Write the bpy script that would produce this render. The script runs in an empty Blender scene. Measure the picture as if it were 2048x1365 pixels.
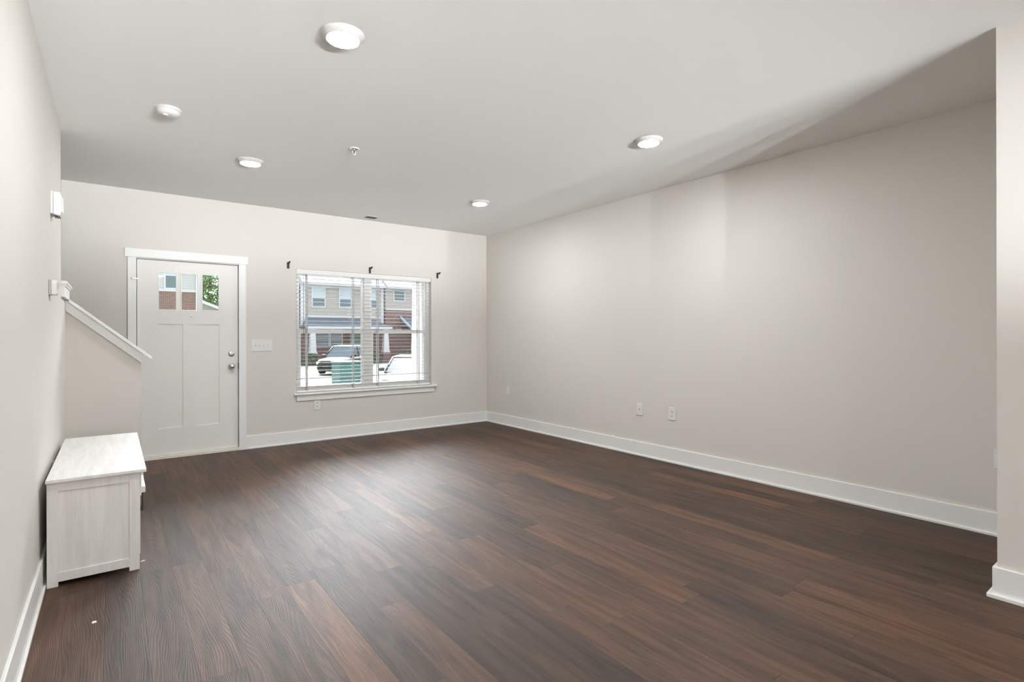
import bpy, bmesh, math, random
from mathutils import Vector, Matrix
random.seed(7)
scn = bpy.context.scene
col = scn.collection

# ------------------------------------------------------------------ camera
H_CEIL = 2.743
YB, XR, XL = 6.555, 4.434, -0.297          # inner faces: back, right, left wall
XW, YW = 3.402, 0.656                      # outer corner of the jutting wall at the right
cam_d = bpy.data.cameras.new('camera')
cam = bpy.data.objects.new('camera', cam_d); col.objects.link(cam)
cam_d.sensor_width = 36.0
cam_d.lens = 36.0 * 1066.305 / 2048.0
cam_d.shift_y = -10.53 / 2048.0
cam_d.clip_start, cam_d.clip_end = 0.05, 400
cam.matrix_world = (Matrix.Translation((0, 0, 1.263)) @ Matrix.Rotation(-0.64242, 4, 'Z')
                    @ Matrix.Rotation(math.pi / 2, 4, 'X') @ Matrix.Rotation(-0.0023, 4, 'Z'))
scn.camera = cam

# ------------------------------------------------------------------ exposure, sky, sun
scn.view_settings.view_transform = 'Standard'
scn.view_settings.look = 'None'
scn.view_settings.gamma = 1.0
scn.view_settings.exposure = 0.15
scn.view_settings.use_curve_mapping = False
scn.cycles.use_denoising = True
scn.cycles.max_bounces = 12
scn.cycles.diffuse_bounces = 8
scn.cycles.glossy_bounces = 4
scn.cycles.transparent_max_bounces = 16
scn.cycles.sample_clamp_indirect = 6.0
scn.cycles.caustics_reflective = False
scn.cycles.caustics_refractive = False

SKY, SUN = 1.8, 3.0
GLOW = 55.0
LAMP, UP_FILL = 385.0, 92000.0  # ceiling lights, then the added uplight fill
GLOBE_FILL = 100.0  # strength of the added fill globes
world = bpy.data.worlds.new('sky'); scn.world = world
world.use_nodes = True
wn = world.node_tree.nodes
bg = wn['Background']
wl = world.node_tree.links.new
# hazy sky, brightest around the sun that stands beyond the houses opposite
tcw = wn.new('ShaderNodeTexCoord')
dot = wn.new('ShaderNodeVectorMath'); dot.operation = 'DOT_PRODUCT'
dot.inputs[1].default_value = (0.30, 0.80, 0.52)
wl(tcw.outputs['Generated'], dot.inputs[0])
rng = wn.new('ShaderNodeMapRange'); rng.interpolation_type = 'SMOOTHSTEP'
rng.inputs['From Min'].default_value = 0.78; rng.inputs['From Max'].default_value = 1.0
rng.inputs['To Min'].default_value = SKY; rng.inputs['To Max'].default_value = SKY + GLOW
wl(dot.outputs['Value'], rng.inputs['Value'])
wl(rng.outputs['Result'], bg.inputs['Strength'])
bg.inputs['Color'].default_value = (0.90, 0.95, 1.0, 1)
sun_d = bpy.data.lights.new('sun', 'SUN'); sun_d.energy = SUN; sun_d.angle = math.radians(1.5)
sun_d.color = (1.0, 0.95, 0.87)
sun = bpy.data.objects.new('sun', sun_d); col.objects.link(sun)
sun.rotation_euler = Vector((0.16, 0.48, 0.86)).to_track_quat('Z', 'Y').to_euler()   # high, beyond the houses opposite

# ------------------------------------------------------------------ materials
def new_mat(name):
    m = bpy.data.materials.new(name); m.use_nodes = True
    nt = m.node_tree
    return m, nt, nt.nodes['Principled BSDF']

def srgb(r, g, b):
    f = lambda c: ((c / 255.0 + 0.055) / 1.055) ** 2.4 if c > 10 else c / 255.0 / 12.92
    return (f(r), f(g), f(b), 1)

def plain(name, c, rough=0.5, metal=0.0, bump=0.0, scale=300.0, spec=0.5, vary=0.0):
    m, nt, p = new_mat(name)
    p.inputs['Base Color'].default_value = c
    p.inputs['Roughness'].default_value = rough
    p.inputs['Metallic'].default_value = metal
    p.inputs['Specular IOR Level'].default_value = spec
    tc = nt.nodes.new('ShaderNodeTexCoord')
    nz = nt.nodes.new('ShaderNodeTexNoise'); nz.inputs['Scale'].default_value = scale
    nz.inputs['Detail'].default_value = 3
    nt.links.new(tc.outputs['Object'], nz.inputs['Vector'])
    if bump:
        b = nt.nodes.new('ShaderNodeBump'); b.inputs['Strength'].default_value = bump
        b.inputs['Distance'].default_value = 0.001
        nt.links.new(nz.outputs['Fac'], b.inputs['Height'])
        nt.links.new(b.outputs['Normal'], p.inputs['Normal'])
    if vary:
        hs = nt.nodes.new('ShaderNodeHueSaturation'); hs.inputs['Color'].default_value = c
        mr = nt.nodes.new('ShaderNodeMapRange')
        mr.inputs['To Min'].default_value = 1 - vary; mr.inputs['To Max'].default_value = 1 + vary
        nt.links.new(nz.outputs['Fac'], mr.inputs['Value'])
        nt.links.new(mr.outputs['Result'], hs.inputs['Value'])
        nt.links.new(hs.outputs['Color'], p.inputs['Base Color'])
    return m

def math_node(nt, op, a, b=None, c=None):
    n = nt.nodes.new('ShaderNodeMath'); n.operation = op
    for i, v in enumerate((a, b, c)):
        if v is None: continue
        if isinstance(v, (int, float)): n.inputs[i].default_value = v
        else: nt.links.new(v, n.inputs[i])
    return n.outputs[0]

def floor_material():
    m, nt, p = new_mat('dark vinyl plank')
    L = nt.links.new
    tc = nt.nodes.new('ShaderNodeTexCoord')
    sx = nt.nodes.new('ShaderNodeSeparateXYZ'); L(tc.outputs['Object'], sx.inputs[0])
    x, y = sx.outputs[0], sx.outputs[1]
    W_, L_ = 0.145, 1.22
    xr = math_node(nt, 'DIVIDE', math_node(nt, 'ADD', x, 20.02), W_)
    row = math_node(nt, 'FLOOR', xr); fx = math_node(nt, 'FRACT', xr)
    wn1 = nt.nodes.new('ShaderNodeTexWhiteNoise'); wn1.noise_dimensions = '1D'
    L(row, wn1.inputs['W'])
    yr = math_node(nt, 'ADD', math_node(nt, 'DIVIDE', math_node(nt, 'ADD', y, 30.0), L_), math_node(nt, 'MULTIPLY', wn1.outputs['Value'], 7.3))
    idx = math_node(nt, 'FLOOR', yr); fy = math_node(nt, 'FRACT', yr)
    cb = nt.nodes.new('ShaderNodeCombineXYZ'); L(row, cb.inputs[0]); L(idx, cb.inputs[1])
    wn2 = nt.nodes.new('ShaderNodeTexWhiteNoise'); wn2.noise_dimensions = '2D'; L(cb.outputs[0], wn2.inputs['Vector'])
    # grain coordinates: stretched along the plank, shifted for every plank
    sep = nt.nodes.new('ShaderNodeSeparateColor'); L(wn2.outputs['Color'], sep.inputs[0])
    gx = math_node(nt, 'ADD', x, math_node(nt, 'MULTIPLY', sep.outputs[0], 37.0))
    gy = math_node(nt, 'ADD', y, math_node(nt, 'MULTIPLY', sep.outputs[1], 53.0))
    gv = nt.nodes.new('ShaderNodeCombineXYZ'); L(gx, gv.inputs[0]); L(math_node(nt, 'MULTIPLY', gy, 0.085), gv.inputs[1])
    n1 = nt.nodes.new('ShaderNodeTexNoise'); n1.inputs['Scale'].default_value = 22; n1.inputs['Detail'].default_value = 5
    n1.inputs['Roughness'].default_value = 0.6; n1.inputs['Distortion'].default_value = 0.6
    L(gv.outputs[0], n1.inputs['Vector'])
    # cathedral grain: rings of a slow noise field
    gv2 = nt.nodes.new('ShaderNodeCombineXYZ'); L(gx, gv2.inputs[0]); L(math_node(nt, 'MULTIPLY', gy, 0.11), gv2.inputs[1])
    n2 = nt.nodes.new('ShaderNodeTexNoise'); n2.inputs['Scale'].default_value = 7.0; n2.inputs['Detail'].default_value = 2
    L(gv2.outputs[0], n2.inputs['Vector'])
    ring = math_node(nt, 'SINE', math_node(nt, 'ADD', math_node(nt, 'MULTIPLY', n2.outputs['Fac'], 150.0), math_node(nt, 'MULTIPLY', gx, 760.0)))
    ring01 = math_node(nt, 'MULTIPLY_ADD', ring, 0.5, 0.5)
    n3 = nt.nodes.new('ShaderNodeTexNoise'); n3.inputs['Scale'].default_value = 160; n3.inputs['Detail'].default_value = 2
    L(gv.outputs[0], n3.inputs['Vector'])
    # plank tone
    ramp = nt.nodes.new('ShaderNodeValToRGB'); L(wn2.outputs['Value'], ramp.inputs[0])
    e = ramp.color_ramp.elements
    e[0].position, e[0].color = 0.0, (0.042, 0.0235, 0.0145, 1)
    e[1].position, e[1].color = 1.0, (0.108, 0.050, 0.0255, 1)
    for pos, c in ((0.2, (0.051, 0.0275, 0.0165, 1)), (0.5, (0.065, 0.0335, 0.0193, 1)), (0.8, (0.074, 0.0375, 0.0213, 1)), (0.93, (0.088, 0.042, 0.023, 1))):
        k = e.new(pos); k.color = c
    mr = nt.nodes.new('ShaderNodeMapRange'); L(n1.outputs['Fac'], mr.inputs['Value'])
    mr.inputs['From Min'].default_value = 0.3; mr.inputs['From Max'].default_value = 0.7
    mr.inputs['To Min'].default_value = 0.5; mr.inputs['To Max'].default_value = 1.55
    v = math_node(nt, 'MULTIPLY', mr.outputs['Result'], math_node(nt, 'MULTIPLY_ADD', ring01, 0.22, 0.88))
    # seams
    ex = math_node(nt, 'MULTIPLY', math_node(nt, 'MINIMUM', fx, math_node(nt, 'SUBTRACT', 1.0, fx)), W_)
    ey = math_node(nt, 'MULTIPLY', math_node(nt, 'MINIMUM', fy, math_node(nt, 'SUBTRACT', 1.0, fy)), L_)
    ed = math_node(nt, 'MINIMUM', ex, ey)
    sm = nt.nodes.new('ShaderNodeMapRange'); L(ed, sm.inputs['Value'])
    sm.inputs['From Min'].default_value = 0.0003; sm.inputs['From Max'].default_value = 0.0018
    v2 = math_node(nt, 'MULTIPLY', v, math_node(nt, 'MULTIPLY_ADD', sm.outputs['Result'], 0.6, 0.4))
    mul = nt.nodes.new('ShaderNodeVectorMath'); mul.operation = 'SCALE'
    L(ramp.outputs['Color'], mul.inputs[0]); L(v2, mul.inputs['Scale'])
    L(mul.outputs[0], p.inputs['Base Color'])
    p.inputs['Roughness'].default_value = 0.58
    p.inputs['Anisotropic'].default_value = 0.6
    tg = nt.nodes.new('ShaderNodeCombineXYZ'); tg.inputs[0].default_value = 1.0
    L(tg.outputs[0], p.inputs['Tangent'])
    p.inputs['IOR'].default_value = 1.45
    p.inputs['Specular IOR Level'].default_value = 0.5
    h = math_node(nt, 'ADD', math_node(nt, 'MULTIPLY', ring01, 0.5), math_node(nt, 'MULTIPLY', n3.outputs['Fac'], 0.8))
    h = math_node(nt, 'ADD', h, math_node(nt, 'MULTIPLY', sm.outputs['Result'], 0.8))
    b = nt.nodes.new('ShaderNodeBump'); b.inputs['Strength'].default_value = 0.9; b.inputs['Distance'].default_value = 0.0009
    L(h, b.inputs['Height']); L(b.outputs['Normal'], p.inputs['Normal'])
    return m

def wood_material(name, c1, c2, axis='Z'):
    m, nt, p = new_mat(name)
    L = nt.links.new
    tc = nt.nodes.new('ShaderNodeTexCoord')
    mp = nt.nodes.new('ShaderNodeMapping'); L(tc.outputs['Object'], mp.inputs['Vector'])
    s = [17, 17, 17]; s['XYZ'.index(axis)] = 1.6
    mp.inputs['Scale'].default_value = s
    n1 = nt.nodes.new('ShaderNodeTexNoise'); n1.inputs['Scale'].default_value = 1.4; n1.inputs['Detail'].default_value = 6; n1.inputs['Roughness'].default_value = 0.65
    L(mp.outputs[0], n1.inputs['Vector'])
    r = nt.nodes.new('ShaderNodeValToRGB'); L(n1.outputs['Fac'], r.inputs[0])
    r.color_ramp.elements[0].position = 0.3; r.color_ramp.elements[0].color = c1
    r.color_ramp.elements[1].position = 0.62; r.color_ramp.elements[1].color = c2
    L(r.outputs['Color'], p.inputs['Base Color'])
    p.inputs['Roughness'].default_value = 0.5
    b = nt.nodes.new('ShaderNodeBump'); b.inputs['Strength'].default_value = 0.15; b.inputs['Distance'].default_value = 0.0008
    L(n1.outputs['Fac'], b.inputs['Height']); L(b.outputs['Normal'], p.inputs['Normal'])
    return m

def brick_material(name, c1, c2, mortar):
    m, nt, p = new_mat(name)
    L = nt.links.new
    tc = nt.nodes.new('ShaderNodeTexCoord')
    sx = nt.nodes.new('ShaderNodeSeparateXYZ'); L(tc.outputs['Object'], sx.inputs[0])
    cb = nt.nodes.new('ShaderNodeCombineXYZ')
    L(math_node(nt, 'ADD', sx.outputs[0], sx.outputs[1]), cb.inputs[0]); L(sx.outputs[2], cb.inputs[1])
    br = nt.nodes.new('ShaderNodeTexBrick'); L(cb.outputs[0], br.inputs['Vector'])
    br.inputs['Scale'].default_value = 1.0
    br.inputs['Brick Width'].default_value = 0.24; br.inputs['Row Height'].default_value = 0.085
    br.inputs['Mortar Size'].default_value = 0.010; br.inputs['Mortar Smooth'].default_value = 0.2
    br.inputs['Color1'].default_value = c1; br.inputs['Color2'].default_value = c2; br.inputs['Mortar'].default_value = mortar
    L(br.outputs['Color'], p.inputs['Base Color'])
    p.inputs['Roughness'].default_value = 0.9
    return m

def siding_material(name, c):
    m, nt, p = new_mat(name)
    L = nt.links.new
    tc = nt.nodes.new('ShaderNodeTexCoord')
    sx = nt.nodes.new('ShaderNodeSeparateXYZ'); L(tc.outputs['Object'], sx.inputs[0])
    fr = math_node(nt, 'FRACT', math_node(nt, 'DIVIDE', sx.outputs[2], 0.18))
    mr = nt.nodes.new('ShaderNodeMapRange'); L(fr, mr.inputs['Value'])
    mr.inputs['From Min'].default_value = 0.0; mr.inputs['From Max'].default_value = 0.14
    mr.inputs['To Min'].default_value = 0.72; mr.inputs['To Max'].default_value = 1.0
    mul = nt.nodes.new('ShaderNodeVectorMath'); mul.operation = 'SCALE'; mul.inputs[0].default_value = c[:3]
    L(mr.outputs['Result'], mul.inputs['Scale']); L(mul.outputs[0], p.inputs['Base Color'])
    b = nt.nodes.new('ShaderNodeBump'); b.inputs['Strength'].default_value = 0.6; b.inputs['Distance'].default_value = 0.012
    b.invert = True
    L(fr, b.inputs['Height']); L(b.outputs['Normal'], p.inputs['Normal'])
    p.inputs['Roughness'].default_value = 0.7
    return m

def glass_material(name, tint=(1, 1, 1, 1)):
    m = bpy.data.materials.new(name); m.use_nodes = True
    nt = m.node_tree; nt.nodes.clear(); L = nt.links.new
    out = nt.nodes.new('ShaderNodeOutputMaterial'); mix = nt.nodes.new('ShaderNodeMixShader')
    tr = nt.nodes.new('ShaderNodeBsdfTransparent'); tr.inputs['Color'].default_value = tint
    gl = nt.nodes.new('ShaderNodeBsdfGlossy'); gl.inputs['Roughness'].default_value = 0.02
    fr = nt.nodes.new('ShaderNodeFresnel'); fr.inputs['IOR'].default_value = 1.45
    L(fr.outputs[0], mix.inputs[0]); L(tr.outputs[0], mix.inputs[1]); L(gl.outputs[0], mix.inputs[2])
    L(mix.outputs[0], out.inputs['Surface'])
    return m

def glow_material(name, c, s):
    m, nt, p = new_mat(name)
    p.inputs['Base Color'].default_value = (0.9, 0.9, 0.88, 1)
    p.inputs['Emission Color'].default_value = c
    p.inputs['Emission Strength'].default_value = s
    return m

WALL = plain('greige wall paint', (0.66, 0.632, 0.592, 1), 0.85, bump=0.12, scale=220, spec=0.2)
CEIL = plain('white ceiling paint', (0.86, 0.86, 0.85, 1), 0.9, bump=0.1, scale=180, spec=0.15)
TRIM = plain('white trim paint', (0.80, 0.80, 0.78, 1), 0.38, bump=0.03, scale=60)
DOORP = plain('painted door', (0.78, 0.765, 0.735, 1), 0.45, bump=0.03, scale=60)
FLOOR = floor_material()
VINYL = plain('white vinyl', (0.82, 0.82, 0.81, 1), 0.35)
SLAT = plain('white faux wood slat', (0.78, 0.78, 0.77, 1), 0.8, bump=0.03)
TAPE = plain('grey ladder cord', (0.42, 0.43, 0.43, 1), 0.8)
WAND = plain('grey acrylic wand', (0.2, 0.2, 0.21, 1), 0.2)
PLAST = plain('white plastic', (0.74, 0.735, 0.715, 1), 0.35)
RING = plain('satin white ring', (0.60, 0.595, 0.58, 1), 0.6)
PLAST2 = plain('off white plastic', (0.70, 0.70, 0.67, 1), 0.45)
SLOT = plain('dark slot', (0.05, 0.05, 0.05, 1), 0.7)
NICKEL = plain('satin nickel', (0.62, 0.60, 0.56, 1), 0.28, metal=1.0)
HINGE = plain('grey hinge metal', (0.30, 0.29, 0.27, 1), 0.4, metal=0.6)
DARKM = plain('oiled bronze metal', (0.055, 0.048, 0.042, 1), 0.4, metal=0.7)
BLACK = plain('black powder coat', (0.012, 0.012, 0.012, 1), 0.5)
GLASS = glass_material('clear glass')
WASH = wood_material('whitewashed wood upright', (0.67, 0.64, 0.61, 1), (0.78, 0.755, 0.73, 1), 'Z')
WASHT = wood_material('whitewashed wood lengthwise', (0.66, 0.65, 0.62, 1), (0.78, 0.77, 0.75, 1), 'Y')
FILL_SPHERE = glow_material('lit fill sphere', (0.94, 0.967, 0.985, 1), GLOBE_FILL)
DIFF = glow_material('lit diffuser', (0.94, 0.967, 0.985, 1), LAMP)
FILL_BULB = glow_material('lit fill bulb', (0.94, 0.967, 0.985, 1), UP_FILL)  # bulbs of the added fill uplights
SIDB = siding_material('beige vinyl siding', (0.42, 0.40, 0.375, 1))
SIDW = siding_material('white vinyl siding', (0.50, 0.51, 0.53, 1))
BRICK = brick_material('red brick', (0.22, 0.105, 0.085, 1), (0.14, 0.075, 0.065, 1), (0.36, 0.33, 0.31, 1))
SHING = plain('grey roof shingle', (0.13, 0.16, 0.20, 1), 0.9, vary=0.25, scale=6)
ROOF = plain('pale roof shingle', (0.46, 0.48, 0.52, 1), 0.9, vary=0.15, scale=5)
XTRIM = plain('exterior white trim', (0.60, 0.62, 0.64, 1), 0.5)
PANE = plain('window pane dark', (0.10, 0.16, 0.18, 1), 0.08, spec=0.8)
PANEB = plain('window pane with blind', (0.45, 0.56, 0.62, 1), 0.15, spec=0.8)
CONC = plain('pale concrete', (0.17, 0.167, 0.162, 1), 0.9, vary=0.08, scale=3)
ASPH = plain('sunlit asphalt', (0.15, 0.147, 0.143, 1), 0.9, vary=0.08, scale=8)
LAWN = plain('lawn', (0.26, 0.36, 0.07, 1), 0.95, vary=0.3, scale=20)
LEAF = plain('leaf', (0.10, 0.20, 0.045, 1), 0.6, vary=0.5, scale=1.5)
HEDGE = plain('hedge leaf', (0.06, 0.10, 0.05, 1), 0.8, vary=0.4, scale=3)
BARK = plain('bark', (0.12, 0.08, 0.05, 1), 0.9)
TRANSF = plain('green enamel', (0.055, 0.155, 0.14, 1), 0.5)
CARD = plain('dark grey car paint', (0.045, 0.048, 0.047, 1), 0.45, spec=0.12)
CARS = plain('silver grey car paint', (0.075, 0.082, 0.085, 1), 0.45, spec=0.12)
CARG = plain('car glass', (0.06, 0.085, 0.105, 1), 0.2, spec=0.15)
TYRE = plain('tyre rubber', (0.02, 0.02, 0.02, 1), 0.8)
RIM = plain('alloy rim', (0.55, 0.56, 0.57, 1), 0.3, metal=0.8)
LAMPG = plain('headlamp', (0.7, 0.74, 0.76, 1), 0.1)
STAIRW = plain('stair carpet', (0.42, 0.38, 0.33, 1), 0.95, bump=0.3, scale=400)
LINT = plain('white paper scrap', (0.8, 0.8, 0.78, 1), 0.8)
PINK = plain('pinkish paper scrap', (0.62, 0.48, 0.46, 1), 0.8)

# ------------------------------------------------------------------ mesh helpers
class MB:
    """collects boxes, prisms, lathes and tubes and links them as one mesh object"""
    def __init__(s): s.v, s.f, s.sm = [], [], []
    def add(s, vs, fs, smooth=False):
        o = len(s.v); s.v += [tuple(v) for v in vs]
        s.f += [tuple(i + o for i in f) for f in fs]; s.sm += [smooth] * len(fs)
        return s
    def box(s, x0, x1, y0, y1, z0, z1):
        vs = [(x, y, z) for z in (z0, z1) for y in (y0, y1) for x in (x0, x1)]
        return s.add(vs, [(0, 2, 3, 1), (4, 5, 7, 6), (0, 1, 5, 4), (2, 6, 7, 3), (0, 4, 6, 2), (1, 3, 7, 5)])
    def rbox(s, c, size, rot):
        m = rot.to_matrix() if hasattr(rot, 'to_matrix') else rot
        hx, hy, hz = (q / 2 for q in size)
        vs = [Vector(c) + m @ Vector((x, y, z)) for z in (-hz, hz) for y in (-hy, hy) for x in (-hx, hx)]
        return s.add(vs, [(0, 2, 3, 1), (4, 5, 7, 6), (0, 1, 5, 4), (2, 6, 7, 3), (0, 4, 6, 2), (1, 3, 7, 5)])
    def prism(s, pts, axis, a, b):
        """polygon pts in the plane across axis, pushed from a to b"""
        def P(p, q):
            return (q, p[0], p[1]) if axis == 0 else (p[0], q, p[1]) if axis == 1 else (p[0], p[1], q)
        n = len(pts)
        vs = [P(p, a) for p in pts] + [P(p, b) for p in pts]
        fs = [tuple(range(n)), tuple(range(2 * n - 1, n - 1, -1))]
        fs += [(i, n + i, n + (i + 1) % n, (i + 1) % n) for i in range(n)]
        return s.add(vs, fs)
    def lathe(s, c, prof, seg=48, axis=2, smooth=True):
        """prof: (radius, offset along axis)"""
        vs, fs = [], []
        for r, h in prof:
            for k in range(seg):
                a = 2 * math.pi * k / seg; u, w = r * math.cos(a), r * math.sin(a)
                vs.append((c[0] + u, c[1] + w, c[2] + h) if axis == 2 else (c[0] + u, c[1] + h, c[2] + w) if axis == 1 else (c[0] + h, c[1] + u, c[2] + w))
        n = len(prof)
        for i in range(n - 1):
            for k in range(seg):
                k2 = (k + 1) % seg
                fs.append((i * seg + k, i * seg + k2, (i + 1) * seg + k2, (i + 1) * seg + k))
        if prof[0][0] > 1e-6: fs.append(tuple(range(seg - 1, -1, -1)))
        if prof[-1][0] > 1e-6: fs.append(tuple((n - 1) * seg + k for k in range(seg)))
        return s.add(vs, fs, smooth)
    def tube(s, pts, r, seg=10):
        pts = [Vector(p) for p in pts]; vs, fs = [], []
        for i, p in enumerate(pts):
            d = (pts[min(i + 1, len(pts) - 1)] - pts[max(i - 1, 0)]).normalized()
            u = d.orthogonal().normalized() if i == 0 else (u - d * u.dot(d)).normalized()
            w = d.cross(u)
            for k in range(seg):
                a = 2 * math.pi * k / seg; vs.append(p + (u * math.cos(a) + w * math.sin(a)) * r)
        for i in range(len(pts) - 1):
            for k in range(seg):
                k2 = (k + 1) % seg; fs.append((i * seg + k, i * seg + k2, (i + 1) * seg + k2, (i + 1) * seg + k))
        fs.append(tuple(range(seg - 1, -1, -1))); fs.append(tuple((len(pts) - 1) * seg + k for k in range(seg)))
        return s.add(vs, fs, True)
    def build(s, name, material, parent=None, bevel=0.0, local=False, seg=2):
        me = bpy.data.meshes.new(name)
        vs = [Vector(v) for v in s.v]
        o = bpy.data.objects.new(name, me)
        if parent is None:
            lo = Vector([min(v[i] for v in vs) for i in range(3)]); hi = Vector([max(v[i] for v in vs) for i in range(3)])
            org = Vector(((lo.x + hi.x) / 2, (lo.y + hi.y) / 2, lo.z))
            o.location = org; vs = [v - org for v in vs]; ORG[o.name] = org
        else:
            if not local: vs = [v - ORG[parent.name] for v in vs]
            o.parent = parent; ORG[o.name] = ORG[parent.name].copy()
        me.from_pydata([tuple(v) for v in vs], [], s.f)
        me.polygons.foreach_set('use_smooth', s.sm)
        bm = bmesh.new(); bm.from_mesh(me); bmesh.ops.recalc_face_normals(bm, faces=bm.faces); bm.to_mesh(me); bm.free()
        me.materials.append(material); me.update()
        col.objects.link(o)
        if o.name not in ORG: ORG[o.name] = ORG[name]
        if bevel:
            b = o.modifiers.new('bevel', 'BEVEL'); b.width = bevel; b.segments = seg; b.limit_method = 'ANGLE'; b.angle_limit = math.radians(50)
        return o
ORG = {}

def thing(name, label, cat, loc=(0, 0, 0), rz=0.0, group=None):
    o = bpy.data.objects.new(name, None); col.objects.link(o)
    o.location = loc; o.rotation_euler = (0, 0, rz); o.empty_display_size = 0.1
    ORG[o.name] = Vector(loc)
    o['label'] = label; o['category'] = cat
    if group: o['group'] = group
    return o

def tag(o, label, cat, group=None, kind=None):
    o['label'] = label; o['category'] = cat
    if group: o['group'] = group
    if kind: o['kind'] = kind
    return o

def structure(o, label, cat):
    o['kind'] = 'structure'; o['label'] = label; o['category'] = cat
    return o

def copy_tree(o, parent=None):
    c = o.copy(); col.objects.link(c)
    if parent: c.parent = parent
    for ch in list(o.children): copy_tree(ch, c)
    return c

# ================================================================== SETTING
REAR = -8.5
structure(MB().box(-1.7, XR + 0.12, REAR, YB + 0.14, -0.1, 0.0).build('floor', FLOOR), 'dark brown wood plank floor with grey window reflection', 'floor')
structure(MB().box(-1.7, XR + 0.12, REAR - 0.14, YB + 0.14, H_CEIL, H_CEIL + 0.12).build('ceiling', CEIL), 'smooth white ceiling with four round lights', 'ceiling')
DX0, DX1, DZ = 0.184, 1.121, 2.058        # door opening
WX0, WX1, WZ0, WZ1 = 1.727, 3.515, 0.585, 2.062   # window opening
w = MB()
y0, y1 = YB, YB + 0.14
w.box(-1.7, DX0, y0, y1, 0, H_CEIL); w.box(DX0, DX1, y0, y1, DZ, H_CEIL); w.box(DX1, WX0, y0, y1, 0, H_CEIL)
w.box(WX0, WX1, y0, y1, 0, WZ0); w.box(WX0, WX1, y0, y1, WZ1, H_CEIL); w.box(WX1, XR + 0.12, y0, y1, 0, H_CEIL)
structure(w.build('wall_back', WALL), 'greige front wall holding the entry door and the wide window', 'wall')
structure(MB().box(XR, XR + 0.12, YW - 0.12, YB, 0, H_CEIL).build('wall_right', WALL), 'long blank greige wall on the right side of the room', 'wall')
w = MB(); w.box(XW, XW + 0.12, REAR, YW, 0, H_CEIL); w.box(XW + 0.12, XR, YW - 0.12, YW, 0, H_CEIL)
structure(w.build('wall_side', WALL), 'greige wall corner jutting in at the right edge of the picture', 'wall')
XLo = XL - 0.115
YE = 4.975                                # where the full-height left wall ends
YK = 5.42                                 # face of the sloped knee wall
structure(MB().box(XLo, XL, REAR, YE, 0, H_CEIL).build('wall_left', WALL), 'tall pale wall along the left edge of the picture', 'wall')
SL = 0.87
def capz(x): return 1.543 - SL * (x + 0.29)
KX = 0.188
w = MB(); w.box(XLo, XL, YE, YK + 0.115, 0, 1.64)
w.prism([(XL, 0), (KX, 0), (KX, capz(KX)), (XL, capz(XL))], 1, YK, YK + 0.115)
structure(w.build('wall_stair', WALL), 'low stair wall with sloping top between the white cabinet and the door', 'wall')
structure(MB().box(-1.8, -1.7, REAR, YB + 0.14, 0, H_CEIL).build('wall_stairwell', WALL), 'end wall of the stairwell', 'wall')
# rear of the house, behind the camera: a wide glazed opening to the back garden
w = MB(); w.box(-1.7, 0.2, REAR - 0.14, REAR, 0, H_CEIL); w.box(2.9, XR + 0.12, REAR - 0.14, REAR, 0, H_CEIL); w.box(0.2, 2.9, REAR - 0.14, REAR, 2.2, H_CEIL)
structure(w.build('wall_rear', WALL), 'rear wall with a wide glazed opening', 'wall')

# half wall caps and bands
c = MB(); c.box(XLo - 0.02, XL + 0.035, YE - 0.012, YK + 0.14, 1.642, 1.664)
structure(c.build('trim_1', TRIM, bevel=0.004), 'flat white cap on the level part of the stair wall', 'trim')
c = MB(); c.box(XL, XL + 0.02, YE, YK + 0.10, 1.550, 1.642)
c.box(XL, XL + 0.028, YE - 0.002, YK + 0.105, 1.628, 1.642)
structure(c.build('trim_2', TRIM, bevel=0.002), 'white band under the level cap of the stair wall', 'trim')
c = MB(); c.prism([(XL + 0.02, capz(XL + 0.02)), (0.250, capz(0.250)), (0.262, capz(0.262) + 0.014), (0.256, capz(0.256) + 0.029), (XL + 0.02, capz(XL + 0.02) + 0.029)], 1, YK - 0.040, YK + 0.145)
structure(c.build('trim_3', TRIM, bevel=0.003), 'sloping white cap board running down the stair wall', 'trim')
c = MB(); c.prism([(XL, capz(XL) - 0.083), (KX, capz(KX) - 0.083), (KX, capz(KX)), (XL, capz(XL))], 1, YK - 0.02, YK)
structure(c.build('trim_4', TRIM, bevel=0.002), 'white skirt board under the sloping stair cap', 'trim')

# stairs behind the knee wall
for_steps = MB()
for k in range(7):
    x1 = 0.10 - 0.26 * k
    for_steps.box(-1.7, x1, YK + 0.117, YB - 0.002, 0.19 * k, 0.19 * (k + 1))
structure(for_steps.build('stairs', STAIRW), 'carpeted stairs climbing left behind the low stair wall', 'stairs')

# baseboards with shoe moulding
BH = 0.147
def base_run(name, label, pts):
    """pts: boxes for board and shoe"""
    m = MB()
    for bx in pts: m.box(*bx)
    return structure(m.build(name, TRIM, bevel=0.003), label, 'baseboard')
base_run('baseboard_back', 'white baseboard under the window', [(1.187, XR, YB - 0.014, YB, 0, BH), (1.187, XR, YB - 0.026, YB - 0.014, 0, 0.018)])
base_run('baseboard_right', 'white baseboard along the long right wall', [(XR - 0.014, XR, YW, YB - 0.014, 0, BH), (XR - 0.026, XR - 0.014, YW, YB - 0.026, 0, 0.018)])
base_run('baseboard_side', 'white baseboard wrapping the wall corner at the right edge',
         [(XW - 0.016, XW, REAR, YW + 0.016, 0, BH), (XW, XR - 0.014, YW, YW + 0.016, 0, BH), (XW - 0.034, XW - 0.016, REAR, YW + 0.034, 0, 0.02), (XW - 0.016, XR - 0.026, YW + 0.016, YW + 0.034, 0, 0.02)])
base_run('baseboard_left', 'white baseboard along the left wall running behind the cabinet', [(XL, XL + 0.014, REAR, YK, 0, BH), (XL + 0.014, XL + 0.026, REAR, YK - 0.02, 0, 0.018)])
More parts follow.
